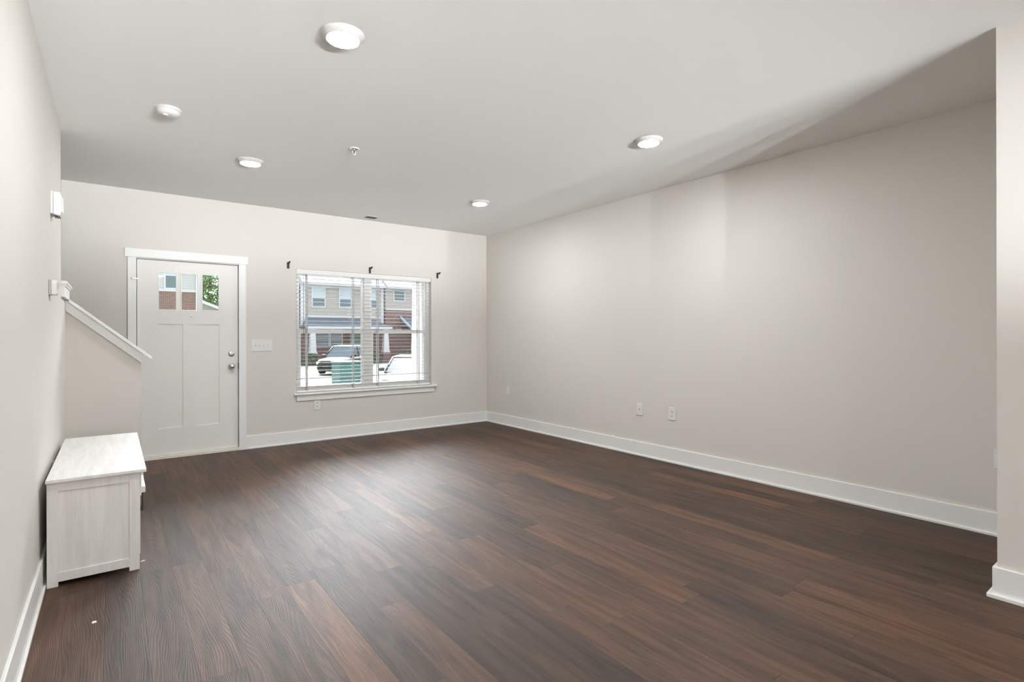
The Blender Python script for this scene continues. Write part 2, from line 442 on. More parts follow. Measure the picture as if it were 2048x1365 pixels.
base_run('baseboard_stair', 'white baseboard on the stair wall', [(XL + 0.014, KX, YK - 0.014, YK, 0, BH), (KX, KX + 0.014, YK - 0.014, YK + 0.115, 0, BH)])

# rear glazing behind the camera (daylight only)
g = MB()
for a in (0.2, 1.525, 2.85): g.box(a, a + 0.05, REAR - 0.1, REAR - 0.04, 0, 2.2)
g.box(0.25, 2.85, REAR - 0.1, REAR - 0.04, 0, 0.06); g.box(0.25, 2.85, REAR - 0.1, REAR - 0.04, 2.14, 2.2)
wr = structure(g.build('window_2', VINYL), 'sliding glass door at the rear of the house', 'window')
MB().box(0.25, 2.85, REAR - 0.075, REAR - 0.07, 0.06, 2.14).build('pane', GLASS, wr)

# ================================================================== WINDOW
fy0, fy1 = YB + 0.072, YB + 0.135
win = MB()
F = 0.038
win.box(WX0, WX0 + F, fy0, fy1, WZ0, WZ1); win.box(WX1 - F, WX1, fy0, fy1, WZ0, WZ1)
win.box(WX0 + F, WX1 - F, fy0, fy1, WZ1 - F, WZ1); win.box(WX0 + F, WX1 - F, fy0, fy1, WZ0, WZ0 + F)
MX0, MX1 = 2.583, 2.673
win.box(MX0, MX1, fy0 - 0.004, fy1, WZ0 + F, WZ1 - F)
window = structure(win.build('window_1', VINYL, bevel=0.003), 'twin white vinyl window with two sashes on each side', 'window')
ZM = 1.322
for (a, b) in ((WX0 + F, MX0), (MX1, WX1 - F)):
    s = MB(); st = 0.036            # lower sash on the inner track
    ya, yb = fy0 + 0.004, fy0 + 0.028
    s.box(a, a + st, ya, yb, WZ0 + F, ZM + 0.022); s.box(b - st, b, ya, yb, WZ0 + F, ZM + 0.022)
    s.box(a + st, b - st, ya, yb, WZ0 + F, WZ0 + F + 0.045); s.box(a + st, b - st, ya, yb, ZM - 0.026, ZM + 0.022)
    so = s.build('lower_sash', VINYL, window, bevel=0.003)
    MB().box(a + st, b - st, ya + 0.01, ya + 0.014, WZ0 + F + 0.045, ZM - 0.026).build('pane', GLASS, so)
    lk = MB(); lk.box((a + b) / 2 - 0.03, (a + b) / 2 + 0.03, ya - 0.002, yb, ZM + 0.022, ZM + 0.034)
    lk.build('sash_lock', PLAST, so)
    s = MB(); ya, yb = fy0 + 0.032, fy0 + 0.056
    st = 0.026
    s.box(a, a + st, ya, yb, ZM - 0.02, WZ1 - F); s.box(b - st, b, ya, yb, ZM - 0.02, WZ1 - F)
    s.box(a + st, b - st, ya, yb, ZM - 0.02, ZM + 0.02); s.box(a + st, b - st, ya, yb, WZ1 - F - 0.03, WZ1 - F)
    so = s.build('upper_sash', VINYL, window, bevel=0.003)
    MB().box(a + st, b - st, ya + 0.01, ya + 0.014, ZM + 0.02, WZ1 - F - 0.03).build('pane', GLASS, so)
sill = MB(); sill.box(1.700, 3.590, YB - 0.040, YB, 0.566, 0.588); sill.box(WX0, WX1, YB, fy0, WZ0 - 0.012, 0.588)
structure(sill.build('trim_5', TRIM, bevel=0.005), 'white window stool projecting below the blind', 'trim')
structure(MB().box(1.731, 3.552, YB - 0.016, YB, 0.498, 0.566).build('trim_6', TRIM, bevel=0.002), 'white apron board under the window stool', 'trim')

# ------------------------------------------------------------------ blind
blind = thing('window_blind', 'wide white slatted blind lowered with open slats over the window', 'blind', ((WX0 + WX1) / 2, YB + 0.045, 0.60))
v = MB(); v.box(WX0 + 0.004, WX1 - 0.004, YB + 0.002, YB + 0.016, 2.003, WZ1 - 0.002); v.box(WX0 + 0.006, WX1 - 0.006, YB + 0.022, YB + 0.066, 2.018, WZ1 - 0.004)
v.build('valance', SLAT, blind, bevel=0.003)
s = MB(); zs = 0.662; n = 0
while zs < 1.995:
    tilt = -0.04
    if n == 2: tilt = -0.34           # one slat near the bottom hangs tilted
    s.rbox(((WX0 + WX1) / 2, YB + 0.044, zs), (WX1 - WX0 - 0.02, 0.048, 0.0026), Matrix.Rotation(tilt, 3, 'X'))
    zs += 0.0462; n += 1
s.build('slats', SLAT, blind)
MB().box(WX0 + 0.01, WX1 - 0.01, YB + 0.018, YB + 0.07, 0.594, 0.616).build('bottom_rail', SLAT, blind, bevel=0.003)
for x in (1.859, 2.428, 2.754, 3.335):
    t = MB()
    for yy in (YB + 0.0175, YB + 0.0705): t.box(x - 0.007, x + 0.007, yy - 0.0006, yy + 0.0006, 0.606, 2.02)
    t.build('ladder_tape', TAPE, blind)
MB().tube([(1.815, YB + 0.008, 2.0), (1.815, YB + 0.006, 1.26)], 0.0032, 8).build('tilt_wand', WAND, blind)

# ================================================================== DOOR
k = 1.0
DY = YB + 0.020
d0, d1 = 0.195, 1.111
dr = MB()
def slab(xa, xb, za, zb, y=DY): dr.box(xa, xb, y, DY + 0.044, za, zb)
lx = [(0.369, 0.539), (0.569, 0.735), (0.761, 0.934)]; LZ0, LZ1 = 1.533, 1.934
px = [(0.371, 0.590), (0.713, 0.930)]; PZ0, PZ1 = 0.311, 1.393
slab(d0, lx[0][0], 0.036, 2.048); slab(lx[2][1], d1, 0.036, 2.048)
slab(lx[0][0], lx[2][1], LZ1, 2.048); slab(lx[0][0], lx[2][1], PZ1, LZ0); slab(lx[0][0], lx[2][1], 0.036, PZ0)
slab(lx[0][1], lx[1][0], LZ0, LZ1, DY + 0.002); slab(lx[1][1], lx[2][0], LZ0, LZ1, DY + 0.002)
slab(px[0][1], px[1][0], PZ0, PZ1); slab(lx[0][0], px[0][0], PZ0, PZ1); slab(px[1][1], lx[2][1], PZ0, PZ1)
for a, b in px: slab(a, b, PZ0, PZ1, DY + 0.009)
door = structure(dr.build('door_1', DOORP), 'pale entry door with three small panes above two tall panels', 'door')
for a, b in lx:
    m = MB(); t = 0.010
    m.box(a, a + t, DY - 0.002, DY + 0.02, LZ0, LZ1); m.box(b - t, b, DY - 0.002, DY + 0.02, LZ0, LZ1)
    m.box(a + t, b - t, DY - 0.002, DY + 0.02, LZ0, LZ0 + t); m.box(a + t, b - t, DY - 0.002, DY + 0.02, LZ1 - t, LZ1)
    fr = m.build('pane_frame', TRIM, door, bevel=0.002)
    MB().box(a + t, b - t, DY + 0.018, DY + 0.022, LZ0 + t, LZ1 - t).build('pane', GLASS, fr)
MB().lathe((1.047, DY, 1.071), [(0.031, 0), (0.031, -0.006), (0.027, -0.012), (0.012, -0.013), (0.0, -0.013)], 32, 1).build('deadbolt', NICKEL, door)
MB().box(1.043, 1.051, DY - 0.026, DY - 0.012, 1.053, 1.089).build('thumb_turn', NICKEL, door, bevel=0.002)
MB().lathe((1.047, DY, 0.934), [(0.032, 0), (0.032, -0.006), (0.026, -0.010), (0.012, -0.014), (0.012, -0.030), (0.022, -0.036), (0.028, -0.048), (0.027, -0.058), (0.018, -0.064), (0, -0.065)], 32, 1).build('door_knob', NICKEL, door)
MB().lathe((0.671, DY, 1.478), [(0.009, 0), (0.009, -0.003), (0.005, -0.004), (0, -0.003)], 20, 1).build('peephole', NICKEL, door)
for z in (1.79, 1.04, 0.28):
    h = MB(); h.box(0.184, 0.196, DY - 0.012, DY + 0.004, z - 0.05, z + 0.05); h.lathe((0.190, DY - 0.012, z - 0.052), [(0.006, 0), (0.006, 0.104)], 12)
    h.build('hinge', HINGE, door)
h = MB(); h.box(0.148, 0.200, YB - 0.026, YB - 0.020, 1.842, 1.850); h.lathe((0.152, YB - 0.022, 1.846), [(0.0, -0.01), (0.006, -0.006), (0.006, 0.006), (0.0, 0.01)], 12)
h.build('swing_guard', NICKEL, door)
# casing
ca = MB()
ca.box(0.117, DX0 + 0.004, YB - 0.018, YB, 0, 2.062); ca.box(DX1 - 0.004, 1.188, YB - 0.018, YB, 0, 2.062)
ca.box(0.093, 1.208, YB - 0.024, YB, 2.062, 2.148)
structure(ca.build('trim_7', TRIM, bevel=0.002), 'white casing around the entry door with wider head board', 'trim')
j = MB(); j.box(DX0, d0 - 0.006, YB, YB + 0.12, 0.034, DZ); j.box(d1 + 0.006, DX1, YB, YB + 0.12, 0.034, DZ); j.box(d0 - 0.006, d1 + 0.006, YB, YB + 0.12, 2.053, DZ)
jamb = structure(j.build('trim_8', TRIM), 'white door jamb', 'trim')
m = MB(); m.box(d0 - 0.006, d0 + 0.012, DY + 0.045, YB + 0.12, 0.034, 2.052); m.box(d1 - 0.012, d1 + 0.006, DY + 0.045, YB + 0.12, 0.034, 2.052); m.box(d0 + 0.012, d1 - 0.012, DY + 0.045, YB + 0.12, 2.036, 2.052)
m.build('weatherstrip', SLOT, jamb)
MB().box(d1 + 0.003, d1 + 0.009, YB - 0.001, YB + 0.02, 0.90, 0.97).build('strike_plate', DARKM, jamb)
structure(MB().box(DX0, DX1, YB - 0.018, YB + 0.13, 0, 0.033).build('trim_9', plain('cream threshold', (0.78, 0.74, 0.66, 1), 0.5), bevel=0.004), 'cream door threshold on the dark floor', 'trim')

# ================================================================== CEILING THINGS
def ceiling_light(x, y, label):
    t = thing('ceiling_light', label, 'ceiling light', (x, y, H_CEIL), group='round ceiling lights')
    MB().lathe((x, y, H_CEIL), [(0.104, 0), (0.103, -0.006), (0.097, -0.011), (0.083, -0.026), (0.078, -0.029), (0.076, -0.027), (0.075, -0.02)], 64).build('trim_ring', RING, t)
    MB().lathe((x, y, H_CEIL), [(0.0765, -0.0275), (0.070, -0.031), (0.05, -0.034), (0.025, -0.0355), (0.0, -0.036)], 64).build('diffuser', DIFF, t)
    return t
ceiling_light(0.906, 2.588, 'large looking round lit ceiling light nearest the top of the picture')
ceiling_light(0.929, 4.913, 'round lit ceiling light above the entry door side, beyond the smoke detector')
ceiling_light(3.252, 2.612, 'round lit ceiling light nearest the long right wall')
ceiling_light(3.246, 4.925, 'smallest looking round lit ceiling light near the far corner by the window')
for x in (0.91, 2.6):                      # the same row goes on behind the camera
    for y in (0.28, -2.05, -4.4, -6.7):
        if x > 2 and y > 0: continue
        ceiling_light(x, y, 'round ceiling light behind the camera')

sm = thing('smoke_detector', 'white round smoke detector on the ceiling near the left wall', 'smoke detector', (0.292, 4.105, H_CEIL))
SX, SY = 0.292, 4.105
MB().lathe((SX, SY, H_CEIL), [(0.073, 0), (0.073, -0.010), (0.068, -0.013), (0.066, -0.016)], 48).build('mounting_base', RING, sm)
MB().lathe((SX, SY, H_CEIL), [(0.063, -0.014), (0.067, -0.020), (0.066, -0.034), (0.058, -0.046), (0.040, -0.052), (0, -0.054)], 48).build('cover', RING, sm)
MB().lathe((SX - 0.02, SY - 0.03, H_CEIL - 0.049), [(0.016, 0), (0.016, -0.006), (0.012, -0.008), (0.0, -0.008)], 24).build('test_button', PLAST, sm)
MB().lathe((SX, SY, H_CEIL), [(0.0645, -0.0125), (0.0645, -0.0155)], 48).build('seam', SLOT, sm)

sp = thing('fire_sprinkler', 'small white and chrome fire sprinkler hanging from the ceiling', 'sprinkler', (1.525, 4.11, H_CEIL))
PX, PY = 1.525, 4.11
MB().lathe((PX, PY, H_CEIL), [(0.042, 0), (0.042, -0.003), (0.036, -0.008), (0.026, -0.008), (0.022, -0.002)], 32).build('escutcheon', PLAST, sp)
MB().lathe((PX, PY, H_CEIL), [(0.014, 0), (0.014, -0.016), (0.008, -0.018)], 20).build('body', NICKEL, sp)
m = MB()
for a in (-1, 1): m.tube([(PX + a * 0.010, PY, H_CEIL - 0.014), (PX + a * 0.013, PY, H_CEIL - 0.03), (PX + a * 0.003, PY, H_CEIL - 0.048)], 0.0025, 8)
m.build('yoke_arms', PLAST, sp)
MB().tube([(PX, PY, H_CEIL - 0.016), (PX, PY, H_CEIL - 0.042)], 0.003, 8).build('heat_bulb', plain('dark red bulb', (0.06, 0.02, 0.02, 1), 0.2), sp)
MB().lathe((PX, PY, H_CEIL - 0.05), [(0.013, 0), (0.013, -0.002), (0.004, -0.003), (0, -0.003)], 20).build('deflector', PLAST, sp)

vt = thing('ceiling_vent', 'small ceiling air vent with dark louvres above the window', 'vent', (2.57, 6.355, H_CEIL))
m = MB(); vx0, vx1, vy0, vy1 = 2.49, 2.65, 6.285, 6.425
m.box(vx0, vx1, vy0, vy0 + 0.014, H_CEIL - 0.006, H_CEIL); m.box(vx0, vx1, vy1 - 0.014, vy1, H_CEIL - 0.006, H_CEIL)
m.box(vx0, vx0 + 0.014, vy0 + 0.014, vy1 - 0.014, H_CEIL - 0.006, H_CEIL); m.box(vx1 - 0.014, vx1, vy0 + 0.014, vy1 - 0.014, H_CEIL - 0.006, H_CEIL)
m.build('frame', PLAST, vt, bevel=0.002)
MB().box(vx0 + 0.014, vx1 - 0.014, vy0 + 0.014, vy1 - 0.014, H_CEIL - 0.0012, H_CEIL - 0.0002).build('duct_opening', plain('dark duct', (0.03, 0.033, 0.03, 1), 0.9), vt)
m = MB()
for i in range(7):
    yy = vy0 + 0.024 + i * 0.0152
    m.rbox(((vx0 + vx1) / 2, yy, H_CEIL - 0.005), (vx1 - vx0 - 0.028, 0.008, 0.0012), Matrix.Rotation(0.9, 3, 'X'))
m.build('louvres', plain('grey louvre', (0.16, 0.17, 0.16, 1), 0.6), vt)

# ================================================================== WALL THINGS
def curtain_bracket(x, z, label):
    t = thing('curtain_bracket', label, 'bracket', (x, YB, z - 0.04), group='black curtain rod brackets above the window')
    MB().box(x - 0.013, x + 0.013, YB - 0.008, YB, z - 0.042, z + 0.034).build('plate', BLACK, t, bevel=0.002)
    m = MB(); m.box(x - 0.008, x + 0.008, YB - 0.062, YB - 0.006, z + 0.012, z + 0.030)
    m.build('arm', BLACK, t, bevel=0.002)
    m = MB()
    pts = [(x, YB - 0.068 - 0.014 * math.cos(a), z + 0.036 - 0.014 * math.sin(a)) for a in [math.pi * q / 10 for q in range(0, 11)]]
    m.tube(pts, 0.008, 8); m.build('rod_hook', BLACK, t)
curtain_bracket(1.639, 2.096, 'black curtain bracket above the window, the one nearest the entry door')
curtain_bracket(2.633, 2.108, 'black curtain bracket above the middle of the window')
curtain_bracket(3.610, 2.104, 'black curtain bracket above the window, the one nearest the room corner')

sw = thing('light_switch', 'wide white light switch plate with four toggles beside the door', 'light switch', (1.351, YB, 1.158))
MB().box(1.241, 1.461, YB - 0.006, YB, 1.094, 1.224).build('plate', PLAST, sw, bevel=0.003)
for x in (1.285, 1.329, 1.373, 1.417):
    tg = MB().box(x - 0.005, x + 0.005, YB - 0.0075, YB - 0.006, 1.147, 1.171).build('toggle_slot', PLAST2, sw)
    MB().rbox((x, YB - 0.011, 1.163), (0.007, 0.016, 0.008), Matrix.Rotation(0.5, 3, 'X')).build('toggle', plain('grey toggle', (0.5, 0.5, 0.49, 1), 0.4), sw)

def outlet(axis, pos, z, label, style, wid=0.074, hgt=0.122):
    """wall plate on the back wall (axis 1) or the right wall (axis 0)"""
    def B(m, u0, u1, d0, d1, z0, z1):     # u along the wall, d out of the wall
        return m.box(pos + u0, pos + u1, YB - d1, YB - d0, z + z0, z + z1) if axis == 1 else m.box(XR - d1, XR - d0, pos + u0, pos + u1, z + z0, z + z1) if axis == 0 else m.box(XL + d0, XL + d1, pos + u0, pos + u1, z + z0, z + z1)
    t = thing('wall_outlet', label, 'wall outlet', (pos, YB, z) if axis == 1 else ((XR if axis == 0 else XL), pos, z), group='white wall plates')
    B(MB(), -wid / 2, wid / 2, 0, 0.007, -hgt / 2, hgt / 2).build('plate', PLAST, t, bevel=0.003)
    if style == 'duplex':
        for s in (-1, 1):
            r = B(MB(), -0.017, 0.017, 0.007, 0.0085, s * 0.021 - 0.015, s * 0.021 + 0.015).build('receptacle', PLAST2, t, bevel=0.002)
            m = MB(); B(m, -0.008, -0.0055, 0.0085, 0.009, s * 0.021 - 0.004, s * 0.021 + 0.008); B(m, 0.0055, 0.008, 0.0085, 0.009, s * 0.021 - 0.004, s * 0.021 + 0.008); B(m, -0.0025, 0.0025, 0.0085, 0.009, s * 0.021 - 0.011, s * 0.021 - 0.006)
            m.build('slots', SLOT, r)
    if style == 'jack':
        B(MB(), -0.009, 0.009, 0.007, 0.009, -0.009, 0.009).build('jack', PLAST2, t)
        B(MB(), -0.005, 0.005, 0.009, 0.010, -0.005, 0.005).build('socket', SLOT, t)
    if style == 'blank':
        for s in (-1, 1): B(MB(), -0.003, 0.003, 0.007, 0.008, s * 0.04 - 0.003, s * 0.04 + 0.003).build('screw', PLAST2, t)
    return t
outlet(1, 1.969, 0.438, 'white duplex outlet just below the window apron', 'duplex')
outlet(0, 6.013, 0.491, 'small blank white wall plate on the right wall close to the far corner', 'blank')
outlet(0, 3.686, 0.487, 'white wall plate with one dark jack in the middle of the right wall', 'jack', 0.082, 0.124)
outlet(0, 3.277, 0.486, 'white duplex outlet on the right wall, to the right of the jack plate', 'duplex', 0.080, 0.126)
outlet(0, 0.832, 0.483, 'white wall plate edge half hidden by the jutting wall corner', 'duplex')
ol = outlet(2, 4.30, 0.44, 'white outlet on the left wall in the gap behind the cabinet', 'duplex')
m = MB(); m.box(XL + 0.009, XL + 0.034, 4.285, 4.315, 0.445, 0.475); m.box(XL + 0.009, XL + 0.034, 4.285, 4.315, 0.403, 0.433)
tag(m.build('cable_plug', PLAST2, bevel=0.004), 'white plug in the outlet behind the cabinet', 'plug')

ch = thing('door_chime', 'white ribbed door chime box high on the left wall', 'door chime', (XL, 4.235, 1.985))
ca_, cb_ = 4.172, 4.298
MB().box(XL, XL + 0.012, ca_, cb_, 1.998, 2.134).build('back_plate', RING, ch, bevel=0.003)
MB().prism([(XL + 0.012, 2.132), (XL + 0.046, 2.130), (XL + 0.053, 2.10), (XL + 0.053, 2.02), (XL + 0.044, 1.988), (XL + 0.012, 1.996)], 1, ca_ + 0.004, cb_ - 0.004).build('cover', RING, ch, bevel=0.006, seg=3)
m = MB()
for i in range(6):
    yy = ca_ + 0.018 + i * 0.018
    m.box(XL + 0.052, XL + 0.0555, yy, yy + 0.007, 2.015, 2.105)
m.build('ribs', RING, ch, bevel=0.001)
m = MB()
for i in range(3):
    m.box(XL + 0.018 + i * 0.009, XL + 0.022 + i * 0.009, ca_ + 0.02, cb_ - 0.02, 1.9865, 1.992)
m.build('sound_slots', SLOT, ch)

th = thing('thermostat', 'small white thermostat box on the left wall at the end of the stair cap', 'thermostat', (XL, 4.11, 1.505))
MB().box(XL, XL + 0.010, 4.056, 4.168, 1.506, 1.594).build('wall_plate', plain('grey plastic', (0.45, 0.45, 0.43, 1), 0.5), th, bevel=0.004)
MB().box(XL + 0.010, XL + 0.036, 4.060, 4.164, 1.508, 1.592).build('body', PLAST, th, bevel=0.005, seg=3)
MB().box(XL + 0.036, XL + 0.0385, 4.076, 4.148, 1.548, 1.582).build('display', plain('pale display', (0.55, 0.58, 0.54, 1), 0.2), th)
m = MB()
for i in range(3): m.box(XL + 0.036, XL + 0.038, 4.078 + i * 0.026, 4.096 + i * 0.026, 1.518, 1.532)
m.build('buttons', PLAST2, th)

# ================================================================== CABINET
cab = thing('storage_cabinet', 'low whitewashed wood storage cabinet against the left wall', 'cabinet', (-0.077, 4.2, 0))
CX0, CX1, CY0, CY1, CT = -0.268, 0.114, 3.530, 4.868, 0.527
MB().box(CX0 - 0.004, 0.144, CY0 - 0.017, CY1 + 0.02, CT, CT + 0.018).build('top', WASHT, cab, bevel=0.003)
for ya in (CY0, CY1 - 0.022):
    m = MB()
    m.box(CX0, CX0 + 0.044, ya, ya + 0.022, 0, CT); m.box(CX1 - 0.046, CX1, ya, ya + 0.022, 0, CT)
    m.box(CX0 + 0.044, CX1 - 0.046, ya, ya + 0.022, CT - 0.046, CT); m.box(CX0 + 0.044, CX1 - 0.046, ya, ya + 0.022, 0.023, 0.070)
    sf = m.build('side_frame', WASH, cab, bevel=0.0012)
    MB().box(CX0 + 0.044, CX1 - 0.046, ya + 0.006, ya + 0.016, 0.070, CT - 0.046).build('side_panel', WASH, sf)
MB().box(CX0 + 0.004, CX0 + 0.012, CY0 + 0.022, CY1 - 0.022, 0.07, CT).build('back_panel', WASH, cab)
MB().box(CX0 + 0.012, CX1 - 0.004, CY0 + 0.022, CY1 - 0.022, 0.05, 0.07).build('bottom_shelf', WASH, cab)
MB().box(CX1 - 0.02, CX1 - 0.002, CY0 + 0.022, CY1 - 0.022, 0.36, 0.385).build('front_rail', WASHT, cab)
nd = 3; dw = (CY1 - CY0 - 0.05) / nd
for i in range(nd):
    ya = CY0 + 0.025 + i * dw; yb = ya + dw - 0.004
    d = MB().box(CX1 - 0.008, CX1 + 0.009, ya, yb, 0.392, CT - 0.006).build('drawer', WASHT, cab, bevel=0.002)
    m = MB(); m.box(CX1 + 0.009, CX1 + 0.030, ya + 0.06, yb - 0.06, 0.392, 0.428); m.build('drawer_pull', WASHT, d, bevel=0.004)
    d = MB(); d.box(CX1 - 0.012, CX1 + 0.004, ya, ya + 0.05, 0.075, 0.388); d.box(CX1 - 0.012, CX1 + 0.004, yb - 0.05, yb, 0.075, 0.388)
    d.box(CX1 - 0.012, CX1 + 0.004, ya + 0.05, yb - 0.05, 0.075, 0.125); d.box(CX1 - 0.012, CX1 + 0.004, ya + 0.05, yb - 0.05, 0.338, 0.388)
    d.box(CX1 - 0.010, CX1 - 0.004, ya + 0.05, yb - 0.05, 0.125, 0.338)
    dd = d.build('door', WASH, cab, bevel=0.0015)
    hy = ya + 0.028 if i else yb - 0.028
    m = MB(); m.box(CX1 + 0.004, CX1 + 0.031, hy - 0.006, hy + 0.006, 0.352, 0.366); m.box(CX1 + 0.004, CX1 + 0.031, hy - 0.006, hy + 0.006, 0.205, 0.219); m.box(CX1 + 0.025, CX1 + 0.031, hy - 0.006, hy + 0.006, 0.219, 0.352)
    m.build('handle', DARKM, dd, bevel=0.001)

# scraps on the floor
def scrap(name, x, y, r, material, label):
    m = MB(); n = 9
    pts = [(x + r * (0.6 + 0.6 * random.random()) * math.cos(2 * math.pi * k / n), y + r * (0.6 + 0.6 * random.random()) * math.sin(2 * math.pi * k / n)) for k in range(n)]
    m.prism(pts, 2, 0.0, 0.003)
    tag(m.build(name, material), label, 'scrap')
scrap('paper_scrap', -0.070, 2.992, 0.012, LINT, 'tiny white scrap lying on the floor in front of the cabinet')
scrap('paper_scrap', 0.131, 3.640, 0.014, PINK, 'tiny pinkish scrap on the floor beside the cabinet foot')

# ================================================================== ADDED FILL LIGHTS, unseen, to brighten the room ceiling
for x in (0.3, 1.2, 2.1, 3.0):
    uy, uz = -5.5, 0.80
    t = thing('fill_uplight', 'added unseen fill uplight behind the camera', 'fill uplight', (x, uy, 0), group='added fill uplights behind the camera')
    MB().lathe((x, uy, 0), [(0.13, 0), (0.13, 0.015), (0.02, 0.03), (0.015, 0.62), (0.06, 0.64)], 24).build('stand', DARKM, t)
    MB().lathe((x, uy, uz), [(0.0, -0.165), (0.10, -0.16), (0.20, -0.10), (0.262, 0.0425), (0.256, 0.0425), (0.195, -0.09), (0.10, -0.15), (0.0, -0.155)], 32).build('bowl', DARKM, t)
    MB().lathe((x, uy, uz), [(0.0, 0.085), (0.262, 0.068), (0.262, 0.060), (0.0, 0.072)], 32).build('top_disc', DARKM, t)  # disc and bowl rim leave a slot that aims the fill
    for q in range(3):
        a = math.radians(60 + 120 * q) + math.pi
        MB().tube([(x + 0.25 * math.cos(a), uy + 0.25 * math.sin(a), uz + 0.02), (x + 0.25 * math.cos(a), uy + 0.25 * math.sin(a), uz + 0.064)], 0.004, 8).build('strut', DARKM, t)
    MB().lathe((x, uy, uz), [(0.0, -0.03)] + [(0.03 * math.cos(a), 0.03 * math.sin(a)) for a in [math.pi * (q / 12 - 0.5) for q in range(1, 12)]] + [(0.0, 0.03)], 24).build('bulb', FILL_BULB, t)

for x in (0.35, 1.15):                     # unseen globes added as fill for door, cabinet and low walls
    t = thing('fill_globe', 'added unseen fill globe behind the camera', 'fill globe', (x, -6.8, H_CEIL), group='added fill globes behind the camera')
    MB().lathe((x, -6.8, H_CEIL), [(0.06, 0), (0.06, -0.02), (0.01, -0.03)], 24).build('canopy', NICKEL, t)
    MB().tube([(x, -6.8, H_CEIL - 0.02), (x, -6.8, 1.5)], 0.004, 8).build('cord', BLACK, t)
    MB().lathe((x, -6.8, 1.35), [(0.0, -0.15)] + [(0.15 * math.cos(a), 0.15 * math.sin(a)) for a in [math.pi * (q / 12 - 0.5) for q in range(1, 12)]] + [(0.0, 0.15)], 24).build('globe', FILL_SPHERE, t)

# ================================================================== OUTSIDE
def gz(y):
    P = [(6.7, -0.25), (10, -0.5), (15, -0.8), (20, -0.9), (46, -1.0), (140, -1.1)]
    for (a, za), (b, zb) in zip(P, P[1:]):
        if y <= b: return za + (zb - za) * (y - a) / (b - a)
    return -1.1
def ground(name, mat_, x0, x1, ys, lift, label):
    m = MB(); vs, fs = [], []
    for y in ys: vs += [(x0, y, gz(y) + lift), (x1, y, gz(y) + lift)]
    for i in range(len(ys) - 1): fs.append((2 * i, 2 * i + 1, 2 * i + 3, 2 * i + 2))
    m.add(vs, fs)
    o = m.build(name, mat_); structure(o, label, 'ground')
ground('street', ASPH, -60, 90, [6.75, 10, 15, 20, 31, 46, 60, 140], 0.0, 'bright paved street in front of the house')
ground('lawn', LAWN, -10, 10.6, [31.6, 36.5], 0.03, 'strip of green lawn seen at the left of the window')
ground('driveway', CONC, 5.5, 25, [7.2, 10, 15, 20, 28.5], 0.02, 'pale concrete driveway outside the window')
g = MB(); g.box(-30, 40, -40, REAR - 0.2, -0.2, -0.15)
structure(g.build('patio', CONC), 'pale patio behind the house', 'ground')

def xwindow(t, x0, x1, z0, z1, y, split=True, panes=(PANEB, PANE)):
    m = MB(); f = 0.09
    m.box(x0 - f, x0, y - 0.06, y, z0 - f, z1 + f); m.box(x1, x1 + f, y - 0.06, y, z0 - f, z1 + f)
    m.box(x0, x1, y - 0.06, y, z1, z1 + f); m.box(x0, x1, y - 0.06, y, z0 - f, z0)
    zm = (z0 + z1) / 2
    if split: m.box(x0, x1, y - 0.05, y, zm - 0.04, zm + 0.04)
    w_ = m.build('window', XTRIM, t)
    if split:
        MB().box(x0, x1, y - 0.025, y - 0.005, zm + 0.04, z1).build('pane', panes[0], w_)
        MB().box(x0, x1, y - 0.025, y - 0.005, z0, zm - 0.04).build('pane', panes[1], w_)
    else:
        MB().box(x0, x1, y - 0.025, y - 0.005, z0, z1).build('pane', panes[1], w_)

def porch_column(t, x, y, zb, zt, zp):
    m = MB(); a, b = 0.17, 0.25
    vs = [(x - b, y - b, zp), (x + b, y - b, zp), (x + b, y + b, zp), (x - b, y + b, zp), (x - a, y - a, zt), (x + a, y - a, zt), (x + a, y + a, zt), (x - a, y + a, zt)]
    m.add(vs, [(3, 2, 1, 0), (4, 5, 6, 7), (0, 1, 5, 4), (1, 2, 6, 5), (2, 3, 7, 6), (3, 0, 4, 7)])
    m.box(x - b - 0.06, x + b + 0.06, y - b - 0.06, y + b + 0.06, zp - 0.12, zp)
    m.box(x - a - 0.05, x + a + 0.05, y - a - 0.05, y + a + 0.05, zt - 0.12, zt)
    c_ = m.build('porch_column', XTRIM, t)
    MB().box(x - 0.36, x + 0.36, y - 0.36, y + 0.36, zb, zp - 0.12).build('brick_pier', BRICK, t)

G = -1.0
HY = 46.0
ta = thing('townhouse', 'beige sided townhouse with grey porch roof seen through the window', 'house', (17, HY, G))
MB().box(12.96, 19.66, HY, HY + 9, 2.0, 5.75).build('upper_wall', SIDB, ta)
MB().box(12.5, 19.66, HY, HY + 9, G, 2.0).build('brick_wall', BRICK, ta)
m = MB(); m.box(12.48, 12.98, HY - 0.05, HY + 0.1, 2.0, 5.6); m.box(19.5, 19.75, HY - 0.1, HY + 0.1, 2.0, 5.6); m.box(12.8, 19.7, HY - 0.06, HY, 5.42, 5.62); m.box(12.9, 19.6, HY - 0.05, HY, 2.86, 3.02)
m.build('corner_boards', XTRIM, ta)
MB().prism([(HY - 0.5, 5.6), (HY - 0.5, 5.8), (HY + 5, 9.0), (HY + 9.5, 5.8), (HY + 9.5, 5.6)], 0, 12.5, 19.75).build('roof', ROOF, ta)
MB().box(12.5, 19.75, HY - 0.62, HY - 0.5, 5.58, 5.80).build('gutter', XTRIM, ta)
for (a, b) in ((13.46, 14.44), (15.76, 16.72), (18.05, 19.05)): xwindow(ta, a, b, 3.78, 5.34, HY)
xwindow(ta, 13.7, 14.75, 0.45, 1.75, HY - 0.02, panes=(PANE, PANE)); xwindow(ta, 14.95, 15.9, 0.45, 1.75, HY - 0.02, panes=(PANE, PANE))
PYF = HY - 2.0
m = MB()
zt, zb_ = 2.85, 2.05
